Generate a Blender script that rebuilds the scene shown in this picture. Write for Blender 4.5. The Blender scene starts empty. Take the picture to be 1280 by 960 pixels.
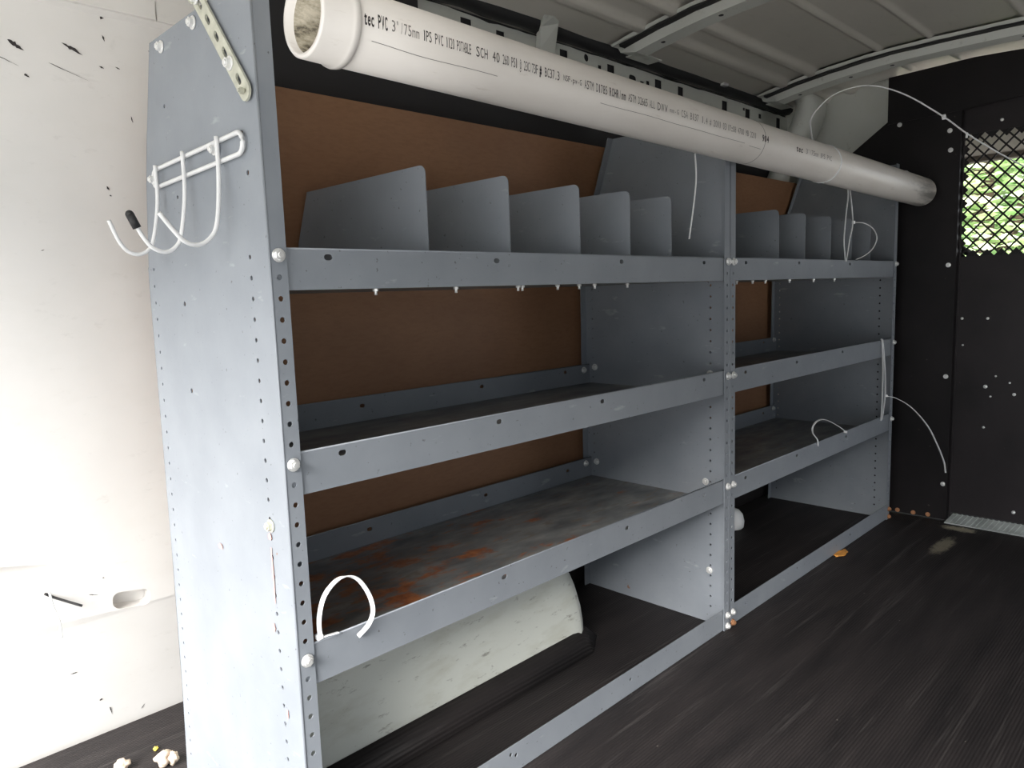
import bpy, bmesh, math, random
from mathutils import Vector, Matrix, noise
random.seed(7)
S = bpy.context.scene
COL = S.collection
PI = math.pi

# ------------------------------------------------------------------ materials
def new_mat(name):
    m = bpy.data.materials.new(name); m.use_nodes = True
    nt = m.node_tree; b = nt.nodes['Principled BSDF']
    return m, nt, b

def N(nt, kind, **kw):
    n = nt.nodes.new(kind)
    for k, v in kw.items():
        if k in n.inputs: n.inputs[k].default_value = v
        else: setattr(n, k, v)
    return n

def ramp(nt, src, stops):
    r = nt.nodes.new('ShaderNodeValToRGB')
    els = r.color_ramp.elements
    while len(els) < len(stops): els.new(0.5)
    for e, (p, c) in zip(els, stops):
        e.position = p; e.color = c if len(c) == 4 else (*c, 1)
    nt.links.new(src, r.inputs[0]); return r.outputs[0]

def coords(nt, scale=(1, 1, 1), loc=(0, 0, 0)):
    g = nt.nodes.new('ShaderNodeNewGeometry')
    mp = nt.nodes.new('ShaderNodeMapping')
    mp.inputs['Scale'].default_value = scale; mp.inputs['Location'].default_value = loc
    nt.links.new(g.outputs['Position'], mp.inputs[0]); return mp.outputs[0]

def nz(nt, scale, detail=4, st=(1, 1, 1), rough=.55, loc=(0, 0, 0)):
    n = N(nt, 'ShaderNodeTexNoise', Scale=scale, Detail=detail, Roughness=rough)
    nt.links.new(coords(nt, st, loc), n.inputs['Vector']); return n.outputs['Fac']

def mix(nt, fac, a, b):
    m = nt.nodes.new('ShaderNodeMix'); m.data_type = 'RGBA'
    if isinstance(fac, (int, float)): m.inputs[0].default_value = fac
    else: nt.links.new(fac, m.inputs[0])
    for s, v in ((6, a), (7, b)):
        if isinstance(v, tuple): m.inputs[s].default_value = (*v, 1) if len(v) == 3 else v
        else: nt.links.new(v, m.inputs[s])
    return m.outputs[2]

def bump(nt, b, src, strength, dist=.01):
    n = N(nt, 'ShaderNodeBump', Strength=strength, Distance=dist)
    nt.links.new(src, n.inputs['Height']); nt.links.new(n.outputs[0], b.inputs['Normal'])

def plain(name, col, rough=.5, metal=0., var=0.0, scale=30):
    m, nt, b = new_mat(name)
    b.inputs['Roughness'].default_value = rough; b.inputs['Metallic'].default_value = metal
    if var:
        lo = tuple(c * (1 - var) for c in col); hi = tuple(min(1, c * (1 + var)) for c in col)
        nt.links.new(ramp(nt, nz(nt, scale), [(.3, lo), (.7, hi)]), b.inputs['Base Color'])
    else: b.inputs['Base Color'].default_value = (*col, 1)
    return m

def grey_paint():
    m, nt, b = new_mat('grey_paint')
    c = ramp(nt, nz(nt, 9), [(.3, (.208, .227, .254)), (.7, (.246, .266, .294))])
    sp = ramp(nt, nz(nt, 140, 2), [(.70, (0, 0, 0)), (.76, (1, 1, 1))])      # small dark specks
    c = mix(nt, sp, c, (.11, .11, .12))
    sm = ramp(nt, nz(nt, 14, 5, (1, 1, 3.5), loc=(3, 1, 2)), [(.66, (0, 0, 0)), (.74, (1, 1, 1))])  # pale rubs
    c = mix(nt, sm, c, (.33, .35, .37))
    ru = ramp(nt, nz(nt, 22, 5, loc=(7, 5, 1)), [(.735, (0, 0, 0)), (.75, (1, 1, 1))])
    c = mix(nt, ru, c, (.20, .10, .06))
    nt.links.new(c, b.inputs['Base Color'])
    b.inputs['Roughness'].default_value = .47
    bump(nt, b, nz(nt, 90, 2), .06, .002)
    return m

def worn_shelf(name, rust):
    m, nt, b = new_mat(name)
    c = ramp(nt, nz(nt, 10, 6, (1, 2.5, 1)), [(.30, (.085, .09, .098)), (.5, (.17, .178, .18)), (.72, (.29, .285, .27))])
    st = ramp(nt, nz(nt, 34, 6, (.7, 2.2, 1), loc=(1, 4, 0)), [(.55, (0, 0, 0)), (.68, (1, 1, 1))])
    c = mix(nt, st, c, (.17, .145, .12))
    if rust:
        # orange rust patches, thickest over the rear-door half of the shelf
        g = nt.nodes.new('ShaderNodeNewGeometry'); sx = nt.nodes.new('ShaderNodeSeparateXYZ')
        nt.links.new(g.outputs['Position'], sx.inputs[0])
        ma = N(nt, 'ShaderNodeMapRange'); ma.inputs['From Min'].default_value = .95; ma.inputs['From Max'].default_value = .25
        nt.links.new(sx.outputs[0], ma.inputs[0])
        n1 = nz(nt, 12, 7, (1, 2.0, 1), .65, loc=(2, 2, 0))
        ad = N(nt, 'ShaderNodeMath', operation='MULTIPLY_ADD'); ad.inputs[1].default_value = .13; nt.links.new(ma.outputs[0], ad.inputs[0]); nt.links.new(n1, ad.inputs[2])
        r2 = ramp(nt, ad.outputs[0], [(.618, (0, 0, 0)), (.70, (1, 1, 1))])
        rc = ramp(nt, nz(nt, 60, 4), [(.3, (.20, .055, .02)), (.7, (.42, .16, .06))])
        c = mix(nt, r2, c, rc)
    nt.links.new(c, b.inputs['Base Color'])
    b.inputs['Roughness'].default_value = .42
    return m

def floor_mat():
    m, nt, b = new_mat('black_floor')
    c = ramp(nt, nz(nt, 7, 6, (.5, 3.0, 1)), [(.3, (.010, .0085, .0090)), (.7, (.024, .020, .020))])
    dust = ramp(nt, nz(nt, 5, 8, (.35, 9, 1), .7), [(.56, (0, 0, 0)), (.80, (1, 1, 1))])
    c = mix(nt, dust, c, (.075, .068, .066))
    fl = ramp(nt, nz(nt, 75, 2, loc=(.3, .1, 0)), [(.765, (0, 0, 0)), (.79, (1, 1, 1))])
    c = mix(nt, fl, c, (.22, .20, .18))
    # pale sawdust stain by the bulkhead threshold
    def patch(x, y, rx, ry):
        mp = nt.nodes.new('ShaderNodeVectorMath'); mp.operation = 'SUBTRACT'
        g = nt.nodes.new('ShaderNodeNewGeometry'); nt.links.new(g.outputs['Position'], mp.inputs[0]); mp.inputs[1].default_value = (x, y, 0)
        ml = nt.nodes.new('ShaderNodeVectorMath'); ml.operation = 'MULTIPLY'; nt.links.new(mp.outputs[0], ml.inputs[0]); ml.inputs[1].default_value = (1 / rx, 1 / ry, 0)
        ln = nt.nodes.new('ShaderNodeVectorMath'); ln.operation = 'LENGTH'; nt.links.new(ml.outputs[0], ln.inputs[0])
        mr = N(nt, 'ShaderNodeMapRange'); mr.inputs['From Min'].default_value = 1.0; mr.inputs['From Max'].default_value = .1
        nt.links.new(ln.outputs['Value'], mr.inputs[0]); return mr.outputs[0]
    for (x, y, rx, ry, k) in ((2.195, -.205, .055, .11, .62), (2.00, -.21, .20, .05, .34)):
        n1 = nz(nt, 48, 8, (.8, 1, 1), .8)
        mu = N(nt, 'ShaderNodeMath', operation='MULTIPLY'); nt.links.new(patch(x, y, rx, ry), mu.inputs[0]); nt.links.new(n1, mu.inputs[1])
        c = mix(nt, ramp(nt, mu.outputs[0], [(.26, (0, 0, 0)), (.40, (k * 1.6,) * 3)]), c, (.30, .27, .20))
    nt.links.new(c, b.inputs['Base Color'])
    b.inputs['Specular IOR Level'].default_value = .3; b.inputs['Roughness'].default_value = .66
    w = N(nt, 'ShaderNodeTexWave', Scale=55.0, Distortion=.6); w.bands_direction = 'Y'
    nt.links.new(coords(nt), w.inputs['Vector'])
    bump(nt, b, w.outputs['Fac'], .25, .003)
    return m

def white_paint(name, col=(.78, .76, .73), dirt=.0, streak=(1, 1, 1)):
    m, nt, b = new_mat(name)
    c = ramp(nt, nz(nt, 5), [(.3, tuple(v * .94 for v in col)), (.7, col)])
    if dirt:
        d = ramp(nt, nz(nt, 26, 6, streak, .7), [(.60, (0, 0, 0)), (.72, (dirt,) * 3)])
        c = mix(nt, d, c, (.16, .15, .12))
        d2 = ramp(nt, nz(nt, 9, 5, streak, .6, loc=(4, 4, 4)), [(.5, (0, 0, 0)), (.75, (dirt * .6,) * 3)])
        c = mix(nt, d2, c, (.45, .44, .34))
    nt.links.new(c, b.inputs['Base Color'])
    b.inputs['Roughness'].default_value = .5
    return m

def pvc():
    m, nt, b = new_mat('white_pvc')
    c = ramp(nt, nz(nt, 6, 4, (1, 3, 3)), [(.3, (.78, .735, .69)), (.7, (.84, .80, .76))])
    d = ramp(nt, nz(nt, 30, 6, (.35, 2, 2), .7), [(.62, (0, 0, 0)), (.78, (.55,) * 3)])
    c = mix(nt, d, c, (.42, .36, .29))
    # darkness painted in toward the far end of the pipe, broken by noise
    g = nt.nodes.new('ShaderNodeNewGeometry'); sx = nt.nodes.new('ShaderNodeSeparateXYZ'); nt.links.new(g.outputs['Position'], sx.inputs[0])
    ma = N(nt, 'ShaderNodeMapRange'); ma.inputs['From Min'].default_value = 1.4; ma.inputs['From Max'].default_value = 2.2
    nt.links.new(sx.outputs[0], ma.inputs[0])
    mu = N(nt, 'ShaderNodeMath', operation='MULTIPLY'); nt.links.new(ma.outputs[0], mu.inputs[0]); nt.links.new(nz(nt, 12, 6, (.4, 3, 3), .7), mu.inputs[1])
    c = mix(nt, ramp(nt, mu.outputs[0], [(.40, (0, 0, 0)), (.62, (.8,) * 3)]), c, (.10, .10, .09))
    nt.links.new(c, b.inputs['Base Color']); b.inputs['Roughness'].default_value = .38
    return m

def board_mat():
    m, nt, b = new_mat('brown_hardboard')
    c = ramp(nt, nz(nt, 4, 6, (1, 1, 1.5)), [(.3, (.25, .125, .066)), (.7, (.33, .172, .090))])
    c = mix(nt, ramp(nt, nz(nt, 180, 2, (.3, 1, 1)), [(.4, (0, 0, 0)), (.8, (.4,) * 3)]), c, (.20, .09, .04))
    nt.links.new(c, b.inputs['Base Color']); b.inputs['Roughness'].default_value = .55
    return m

def bulk_mat(name='black_bulkhead_paint', k=1.0):
    m, nt, b = new_mat(name)
    c = ramp(nt, nz(nt, 6, 5), [(.3, (.007 * k, .006 * k, .0065 * k)), (.7, (.014 * k, .0115 * k, .0125 * k))])
    c = mix(nt, ramp(nt, nz(nt, 55, 3), [(.72, (0, 0, 0)), (.78, (1, 1, 1))]), c, (.07, .06, .055))
    nt.links.new(c, b.inputs['Base Color']); b.inputs['Roughness'].default_value = .45; b.inputs['Specular IOR Level'].default_value = .25
    return m

def leaf_mat():
    m, nt, b = new_mat('leaf_green')
    c = ramp(nt, nz(nt, 3.2, 4), [(.25, (.16, .33, .12)), (.45, (.34, .52, .22)), (.62, (.58, .66, .38)), (.8, (.80, .74, .58))])
    nt.links.new(c, b.inputs['Base Color']); b.inputs['Roughness'].default_value = .6
    b.inputs['Transmission Weight'].default_value = 0
    return m

def bore_mat():
    m, nt, b = new_mat('dirty_pipe_bore')
    c = ramp(nt, nz(nt, 45, 7, (.5, 1, 1), .7), [(.40, (.10, .085, .06)), (.47, (.34, .30, .22)), (.60, (.60, .54, .43))])
    nt.links.new(c, b.inputs['Base Color']); b.inputs['Roughness'].default_value = .6
    return m

M = dict(
    grey=grey_paint(), shelf=worn_shelf('worn_grey_shelf', False), rusty=worn_shelf('rusted_grey_shelf', True),
    floor=floor_mat(), wall=white_paint('white_van_paint', (.80, .78, .755), .10, (1, 1, 2)), roof=white_paint('dull_roof_paint', (.70, .665, .605), .15, (.5, 2, 2)),
    arch=white_paint('scuffed_white_paint', (.72, .74, .68), .8, (1, 1, 3)),
    pvc=pvc(), board=board_mat(), bulk=bulk_mat(), door=bulk_mat('worn_black_panel', 2.0), leaf=leaf_mat(),
    inside=bore_mat(),
    scuff=plain('black_scuff', (.03, .025, .025), .7), rail=white_paint('pale_grey_rail', (.60, .61, .57), .35),
    steel=plain('zinc_steel', (.84, .84, .83), .35, .55), wire=plain('white_coated_wire', (.70, .70, .70), .35, .0, .06),
    strap=plain('galvanised_strap', (.56, .56, .47), .45, .35, .15, 60), tie=plain('white_nylon', (.86, .87, .88), .4),
    black=plain('black_rubber', (.012, .012, .013), .6), ink=plain('black_ink', (.035, .03, .03), .6),
    inkgrey=plain('faded_ink', (.24, .22, .21), .6), sill=plain('ribbed_aluminium', (.42, .45, .44), .45, .3, .25, 25),
    stone=plain('tan_stone', (.52, .42, .33), .9, 0, .3, 60), yellow=plain('yellow_chip', (.65, .50, .08), .6),
    orange=plain('orange_chip', (.62, .27, .05), .7, 0, .25, 90), bark=plain('brown_bark', (.10, .07, .05), .9),
    head=plain('beige_headliner', (.30, .26, .22), .9), ground=plain('dark_asphalt', (.40, .40, .39), .9, 0, .1, 2),
    shade_sheet=plain('charcoal_shade', (.022, .021, .023), .7),  # near-black for sheets that stand in for shade at the roof edge
    lining=plain('dark_lining', (.05, .048, .046), .7, 0, .2, 8),
    red=plain('red_paint_smudge', (.55, .30, .28), .6), rustb=plain('rusty_bolt', (.36, .18, .09), .6, .3, .3, 90),
)

# ------------------------------------------------------------------ mesh building
def loop_poly(pts):
    return pts
def plate_mesh(outline, holes, thick):
    """flat sheet with real holes: outline / holes in (u,v), thickness w 0..thick"""
    cu = bpy.data.curves.new('tmp', 'CURVE'); cu.dimensions = '2D'; cu.fill_mode = 'BOTH'; cu.extrude = thick / 2
    for ring in [outline] + holes:
        sp = cu.splines.new('POLY'); sp.points.add(len(ring) - 1); sp.use_cyclic_u = True
        for p, (u, v) in zip(sp.points, ring): p.co = (u, v, 0, 1)
    ob = bpy.data.objects.new('tmp', cu); COL.objects.link(ob)
    dg = bpy.context.evaluated_depsgraph_get(); dg.update()
    me = bpy.data.meshes.new_from_object(ob.evaluated_get(dg))
    bpy.data.objects.remove(ob); bpy.data.curves.remove(cu)
    return me

def circle(u, v, r, n=10, ry=None):
    ry = ry or r
    return [(u + r * math.cos(2 * PI * k / n), v + ry * math.sin(2 * PI * k / n)) for k in range(n)]
def slot(u, v, hw, hh, n=5):
    """rounded slot, hw > hh is horizontal"""
    out = []
    if hw >= hh:
        for k in range(n): a = -PI / 2 + PI * k / (n - 1); out.append((u + hw - hh + hh * math.cos(a), v + hh * math.sin(a)))
        for k in range(n): a = PI / 2 + PI * k / (n - 1); out.append((u - hw + hh + hh * math.cos(a), v + hh * math.sin(a)))
    else:
        for k in range(n): a = PI * k / (n - 1); out.append((u + hw * math.cos(a), v + hh - hw + hw * math.sin(a)))
        for k in range(n): a = PI + PI * k / (n - 1); out.append((u + hw * math.cos(a), v - hh + hw + hw * math.sin(a)))
    return out

XZ = lambda y: Matrix(((1, 0, 0, 0), (0, 0, -1, y), (0, 1, 0, 0), (0, 0, 0, 1)))      # (u,v,w)->(x=u, z=v, y=y-w)
YZ = lambda x: Matrix(((0, 0, 1, x), (1, 0, 0, 0), (0, 1, 0, 0), (0, 0, 0, 1)))       # (u,v,w)->(y=u, z=v, x=x+w)
XY = lambda z: Matrix.Translation((0, 0, z))

class MB:
    def __init__(s): s.bm = bmesh.new()
    def _new(s, geom, mi, smooth):
        for f in geom:
            f.material_index = mi; f.smooth = smooth
    def box(s, lo, hi, mi=0, bev=0, mat=None):
        b = bmesh.new(); bmesh.ops.create_cube(b, size=1)
        lo, hi = Vector(lo), Vector(hi); c = (lo + hi) / 2; d = hi - lo
        for v in b.verts: v.co = Vector((v.co.x * d.x, v.co.y * d.y, v.co.z * d.z)) + c
        if bev: bmesh.ops.bevel(b, geom=b.edges[:], offset=bev, segments=2, affect='EDGES', profile=.5)
        s.merge(b, mi, False, mat); return s
    def merge(s, b, mi=0, smooth=False, mat=None):
        if mat is not None: b.transform(mat)
        for f in b.faces: f.material_index = mi; f.smooth = smooth
        me = bpy.data.meshes.new('t'); b.to_mesh(me); b.free(); s.bm.from_mesh(me); bpy.data.meshes.remove(me)
    def plate(s, outline, holes, thick, mat, mi=0):
        me = plate_mesh(outline, holes, thick); b = bmesh.new(); b.from_mesh(me); bpy.data.meshes.remove(me)
        bmesh.ops.remove_doubles(b, verts=b.verts[:], dist=1e-6)
        s.merge(b, mi, False, mat); return s
    def cyl(s, p0, p1, r, seg=12, mi=0, r2=None, smooth=True):
        b = bmesh.new(); p0, p1 = Vector(p0), Vector(p1); d = p1 - p0
        bmesh.ops.create_cone(b, cap_ends=True, segments=seg, radius1=r, radius2=r if r2 is None else r2, depth=d.length)
        b.transform(Matrix.Translation((p0 + p1) / 2) @ d.to_track_quat('Z', 'Y').to_matrix().to_4x4())
        for f in b.faces: f.smooth = smooth and len(f.verts) == 4
        for f in b.faces: f.material_index = mi
        me = bpy.data.meshes.new('t'); b.to_mesh(me); b.free(); s.bm.from_mesh(me); bpy.data.meshes.remove(me); return s
    def ball(s, c, r, mi=0, sc=(1, 1, 1), sub=2):
        b = bmesh.new(); bmesh.ops.create_icosphere(b, subdivisions=sub, radius=r)
        b.transform(Matrix.Translation(c) @ Matrix.Diagonal((*sc, 1))); s.merge(b, mi, True); return s
    def sweep(s, pts, prof, up=Vector((0, 0, 1)), mi=0, smooth=True, closed=False, cap=True):
        """sweep a 2D profile (a along side, b along normal) along points"""
        pts = [Vector(p) for p in pts]; rings = []; n = len(pts)
        for i, p in enumerate(pts):
            a = pts[(i - 1) % n] if closed else pts[max(i - 1, 0)]
            c = pts[(i + 1) % n] if closed else pts[min(i + 1, n - 1)]
            t = (c - a).normalized(); side = up - t * up.dot(t)
            if side.length < 1e-4: side = Vector((1, 0, 0)) - t * t.x
            side.normalize(); nn = t.cross(side)
            rings.append([s.bm.verts.new(p + side * u + nn * v) for u, v in prof])
        m = len(prof)
        for i in range(n if closed else n - 1):
            A, B = rings[i], rings[(i + 1) % n]
            for k in range(m):
                f = s.bm.faces.new((A[k], A[(k + 1) % m], B[(k + 1) % m], B[k])); f.material_index = mi; f.smooth = smooth
        if cap and not closed:
            for R_ in (rings[0][::-1], rings[-1]):
                f = s.bm.faces.new(R_); f.material_index = mi
        return s
    def tube(s, pts, r, seg=10, mi=0, closed=False):
        prof = [(r * math.cos(2 * PI * k / seg), r * math.sin(2 * PI * k / seg)) for k in range(seg)]
        return s.sweep(pts, prof, Vector((.13, .31, .94)), mi, True, closed)
    def ribbon(s, pts, w, th, up, mi=0, closed=False):
        return s.sweep(pts, [(-w / 2, -th / 2), (w / 2, -th / 2), (w / 2, th / 2), (-w / 2, th / 2)], Vector(up), mi, False, closed)
    def extrude_x(s, prof, x0, x1, mi=0, smooth=False, cap=True):
        """closed profile of (y,z) swept from x0 to x1"""
        A = [s.bm.verts.new((x0, y, z)) for y, z in prof]; B = [s.bm.verts.new((x1, y, z)) for y, z in prof]; m = len(prof)
        for k in range(m):
            f = s.bm.faces.new((A[k], A[(k + 1) % m], B[(k + 1) % m], B[k])); f.material_index = mi; f.smooth = smooth
        if cap:
            for R_ in (A[::-1], B): f = s.bm.faces.new(R_); f.material_index = mi
        return s
    def build(s, name, mats, parent=None, org=None):
        bmesh.ops.recalc_face_normals(s.bm, faces=s.bm.faces[:])
        if org is not None: s.bm.transform(Matrix.Translation(-Vector(org)))
        me = bpy.data.meshes.new(name); s.bm.to_mesh(me); s.bm.free()
        for m in (mats if isinstance(mats, (list, tuple)) else [mats]): me.materials.append(M[m])
        o = bpy.data.objects.new(name, me); COL.objects.link(o)
        if parent: o.parent = parent
        elif org is not None: o.location = org
        return o

def smooth_path(pts, k=6):
    """Catmull-Rom"""
    P = [Vector(p) for p in pts]; out = []
    for i in range(len(P) - 1):
        p0, p1, p2, p3 = P[max(i - 1, 0)], P[i], P[i + 1], P[min(i + 2, len(P) - 1)]
        for j in range(k):
            t = j / k
            out.append(.5 * ((2 * p1) + (p2 - p0) * t + (2 * p0 - 5 * p1 + 4 * p2 - p3) * t * t + (3 * p1 - p0 - 3 * p2 + p3) * t ** 3))
    out.append(P[-1]); return out

def thing(name, label, cat, loc=(0, 0, 0), group=None):
    o = bpy.data.objects.new(name, None); COL.objects.link(o); o.location = loc; o.empty_display_size = .05
    o['label'] = label; o['category'] = cat
    if group: o['group'] = group
    return o
def tag(o, label, cat, group=None):
    o['label'] = label; o['category'] = cat
    if group: o['group'] = group
    return o
def struct(o): o['kind'] = 'structure'; return o

# ------------------------------------------------------------------ dimensions (metres; z = 0 is the load floor)
W1, W2 = 1.090, 1.085
TH = .0016
PITCH = .0254
ZT, ZB, ZC = .861, .611, .361          # top edges of tray, upper shelf, lower shelf lips
DEP = .405

def bolt_mb(p, d, r=.0065, washer=True):
    p = Vector(p); d = Vector(d).normalized(); b = MB()
    if washer: b.cyl(p, p + d * .0018, r * 1.35, 16)
    b.cyl(p + d * .0018, p + d * .0065, r, 6, smooth=False)
    b.cyl(p + d * .0065, p + d * .0085, r * .55, 10)
    return b

REAR_OUT = [(.430, 0), (.418, .143), (.407, .383), (.401, .62), (.396, .838), (.369, .985), (.354, 1.037), (.309, 1.168)]
REAR_IN = [(.420, 0), (.418, .143), (.415, .383), (.414, .62), (.412, .838), (.380, .985), (.362, 1.037), (.316, 1.168)]

def end_panel(x, flange_dir, rear, name, parent, org, extra=()):
    """gauge sheet end panel at x with front and rear flanges turned towards flange_dir"""
    m = MB(); s = flange_dir
    def yr(z):
        for (y0, z0), (y1, z1) in zip(rear, rear[1:]):
            if z0 <= z <= z1: return y0 + (y1 - y0) * (z - z0) / (z1 - z0)
        return rear[-1][0]
    out = [(0, 0)] + rear + [(0, 1.168)]
    holes = []
    k = 0
    while True:
        z = .853 - k * PITCH
        if z < .03: break
        holes.append(circle(.048, z, .0031, 8)); holes.append(circle(yr(z) - .022, z, .0026, 8)); k += 1
    for (y, z, r) in extra: holes.append(circle(y, z, r, 8))
    m.plate(out, holes, TH, YZ(x + s * TH / 2))
    # front flange
    fw = .0232
    fh = []; k = 1
    while True:
        z = .852 - k * PITCH
        if z < .05: break
        fh.append(circle(s * .0120, z, .0035, 10)); k += 1
    u0, u1 = sorted((0, s * fw))
    m.plate([(u0, 0), (u1, 0), (u1, 1.168), (u0, 1.168)], fh, TH, Matrix.Translation((x, 0, 0)) @ XZ(TH / 2))
    m.cyl((x + s * .0013, .0007, .001), (x + s * .0013, .0007, 1.167), .0015, 12)
    # rear flange follows the kinked rear edge
    w = .022
    for (y0, z0), (y1, z1) in zip(rear, rear[1:]):
        b = bmesh.new()
        vs = [b.verts.new(v) for v in ((x, y0, z0), (x + s * w, y0, z0), (x + s * w, y1, z1), (x, y1, z1))]
        vs2 = [b.verts.new(v.co + Vector((0, -TH, 0))) for v in vs]
        b.faces.new(vs); b.faces.new(vs2[::-1])
        for q in range(4): b.faces.new((vs[q], vs2[q], vs2[(q + 1) % 4], vs[(q + 1) % 4]))
        m.merge(b)
    return m.build(name, 'grey', parent, org)

def lip(m, W, y, z0, z1, holes, mi=0):
    hs = [slot(u, v, .0062, .0038) for u, v in holes]
    m.plate([(.0025, z0), (W - .0025, z0), (W - .0025, z1), (.0025, z1)], hs, TH, XZ(y), mi)

def shelf_part(name, W, ztop, h, parent, org, x0, fholes, rholes, mats, rear=.406):
    m = MB(); zf = ztop - h
    T = Matrix.Translation((x0, 0, 0))
    hs = [slot(u, v, .0062, .0038) for u, v in fholes]
    for y, hl in ((.0040, fholes), (rear, rholes)):
        zz = ztop if y < .1 else ztop - .004
        m.plate([(.0025, zf), (W - .0025, zf), (W - .0025, zz), (.0025, zz)], [slot(u, v, .0062, .0038) for u, v in hl], TH, T @ XZ(y))
        yy0, yy1 = (y - .0008, y + .009) if y < .1 else (y - .009, y + .0008)
        # rolled rim
        m.cyl((x0 + .003, y, zz), (x0 + W - .003, y, zz), .0013, 8)
    m.box((x0 + .003, .004, zf), (x0 + W - .003, rear, zf + .0015), 1)
    return m.build(name, mats, parent, org)

def tray_part(W, parent, org, x0, fholes, divs, tips):
    t = shelf_part('tray', W, ZT, .050, parent, org, x0, fholes, [], ['grey', 'shelf'], .400)
    for i, dx in enumerate(divs):
        d = MB(); zf = ZT - .050 + .0016
        pts = [(.024, zf)]
        for k in range(6): a = PI - (PI / 2) * k / 5; pts.append((.036 + .012 * math.cos(a), .973 + .012 * math.sin(a)))
        pts += [(.352, .985), (.392, .900), (.396, zf)]
        d.plate(pts, [], TH, YZ(dx + x0))
        d.box((x0 + dx, .024, zf), (x0 + dx + .014, .390, zf + .0012))
        d.build('divider', 'grey', t, org)
    for tx in tips:
        b = MB(); b.cyl((x0 + tx, .030, zf - .0016), (x0 + tx, .030, zf - .0105), .0022, 10); b.cyl((x0 + tx, .030, zf - .0016), (x0 + tx, .030, zf - .005), .0040, 6, smooth=False)
        b.build('bolt', 'steel', t, org)
    return t

def kick(W, parent, org, x0, holes):
    m = MB(); T = Matrix.Translation((x0, 0, 0))
    m.plate([(.0025, .001), (W - .0025, .001), (W - .0025, .050), (.0025, .050)], [circle(u, v, .0035) for u, v in holes], TH, T @ XZ(.004))
    m.box((x0 + .0025, .004, .0012), (x0 + W - .0025, .03, .0026))
    return m.build('kick_strip', 'grey', parent, org)

# ------------------------------------------------------------------ the two shelving units
def unit(x0, W, label, rear_l, rear_r, th, uh, lh, kh, divs, tips, rust, extra_l, bolts):
    org = (x0, 0, 0)
    root = thing('shelving_unit', label, 'shelving', org, None)
    pl = end_panel(x0 + .0004, 1, rear_l, 'end_panel', root, org, extra_l)
    pr = end_panel(x0 + W - .0004, -1, rear_r, 'end_panel', root, org)
    tray_part(W, root, org, x0, th, divs, tips)
    rr = .404
    shelf_part('shelf', W, ZB, .054, root, org, x0, uh, [(.14, .587), (.38, .589), (.70, .591), (W - .10, .595)], ['grey', 'shelf'], rr)
    shelf_part('shelf', W, ZC, .055, root, org, x0, lh, [(.14, .338), (.38, .338), (.70, .338), (W - .10, .338)], ['grey', 'rusty' if rust else 'shelf'], rr)
    kick(W, root, org, x0, kh)
    for (p, d, mt) in bolts:
        bolt_mb(Vector(p), d, .0062).build('bolt', mt, root, org)
    return root

def std_bolts(x0, W, lo_r='steel'):
    out = []
    for z in (.8525, .5985, .3445):
        out.append(((x0 + .0120, -.0016, z), (0, -1, 0), 'steel')); out.append(((x0 + W - .0120, -.0016, z), (0, -1, 0), 'steel'))
    for z in (.010, .036):
        out.append(((x0 + .0120, -.0016, z), (0, -1, 0), 'rustb' if z < .02 else 'steel')); out.append(((x0 + W - .0120, -.0016, z), (0, -1, 0), lo_r))
    return out

b1 = std_bolts(0, W1) + [((W1 - .0020, .060, .3445), (-1, 0, 0), 'steel'), ((W1 - .002, .050, .130), (-1, 0, 0), 'steel'),
     ((W1 - .002, .385, .600), (-1, 0, 0), 'steel'), ((W1 - .002, .385, .347), (-1, 0, 0), 'steel'), ((W1 - .002, .048, .600), (-1, 0, 0), 'steel'),
     ((W1 - .03, .401, .594), (0, -1, 0), 'steel'), ((W1 - .03, .401, .345), (0, -1, 0), 'steel'),
     ((0, .155, 1.154), (-1, 0, 0), 'steel'), ((0, .265, 1.152), (-1, 0, 0), 'steel'),
     ((0, .044, .515), (-1, 0, 0), 'strap')]
unit(0, W1, 'nearer grey steel shelving unit with hooks on its end panel and a rusty lower shelf', REAR_OUT, REAR_IN,
     [(.082, .851), (.376, .849), (.695, .850), (.986, .850)], [(.085, .600), (.369, .599), (.631, .598), (.985, .600)],
     [(.368, .345), (.700, .342), (.985, .344)], [(.368, .036), (.380, .030), (.704, .03)],
     [.260, .427, .602, .751, .893], [.169, .314, .448, .458, .546, .604, .648, .748], True,
     [(.255, .948, .003), (.263, .799, .0038), (.265, .673, .0038), (.037, .952, .0034), (.045, 1.0, .003), (.274, 1.075, .003)], b1)
b2 = std_bolts(W1 + .0006, W2, 'rustb') + [((W1 + W2 - .028, .401, .600), (0, -1, 0), 'steel'), ((W1 + W2 - .028, .401, .347), (0, -1, 0), 'steel')]
unit(W1 + .0006, W2, 'farther grey steel shelving unit standing against the black bulkhead', REAR_IN, REAR_IN,
     [(.079, .851), (.361, .852), (.70, .851)], [(.08, .598), (.356, .597), (.660, .600)], [(.083, .345), (.364, .348), (.70, .345)], [(.088, .030), (.376, .034), (.75, .03)],
     [.287, .442, .610, .765, .916], [.085, .163, .229, .364, .513, .656], False, [], b2)

sm_root = bpy.data.objects['shelving_unit']
for (y, z, ln, wd) in ((.0475, .448, .10, .0022), (.056, .375, .016, .004), (.205, .452, .010, .0075), (.0485, .500, .012, .005), (.036, .262, .016, .002)):
    m = MB(); n = 9; up = []; dn = []
    for k in range(n):
        t = k / (n - 1); ww = wd * (math.sin(PI * t) ** .6) * (.6 + .6 * random.random()); zz = z + (t - .5) * ln; off = .002 * noise.noise((zz * 60, y * 90, 0))
        up.append((-.0012, y + off + ww, zz)); dn.append((-.0012, y + off - ww, zz))
    vs = [m.bm.verts.new(p) for p in up[1:-1] + dn[1:-1][::-1]]; m.bm.faces.new(vs)
    m.build('paint_smudge', 'red', sm_root)['label'] = 'faint red smudge'

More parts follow.
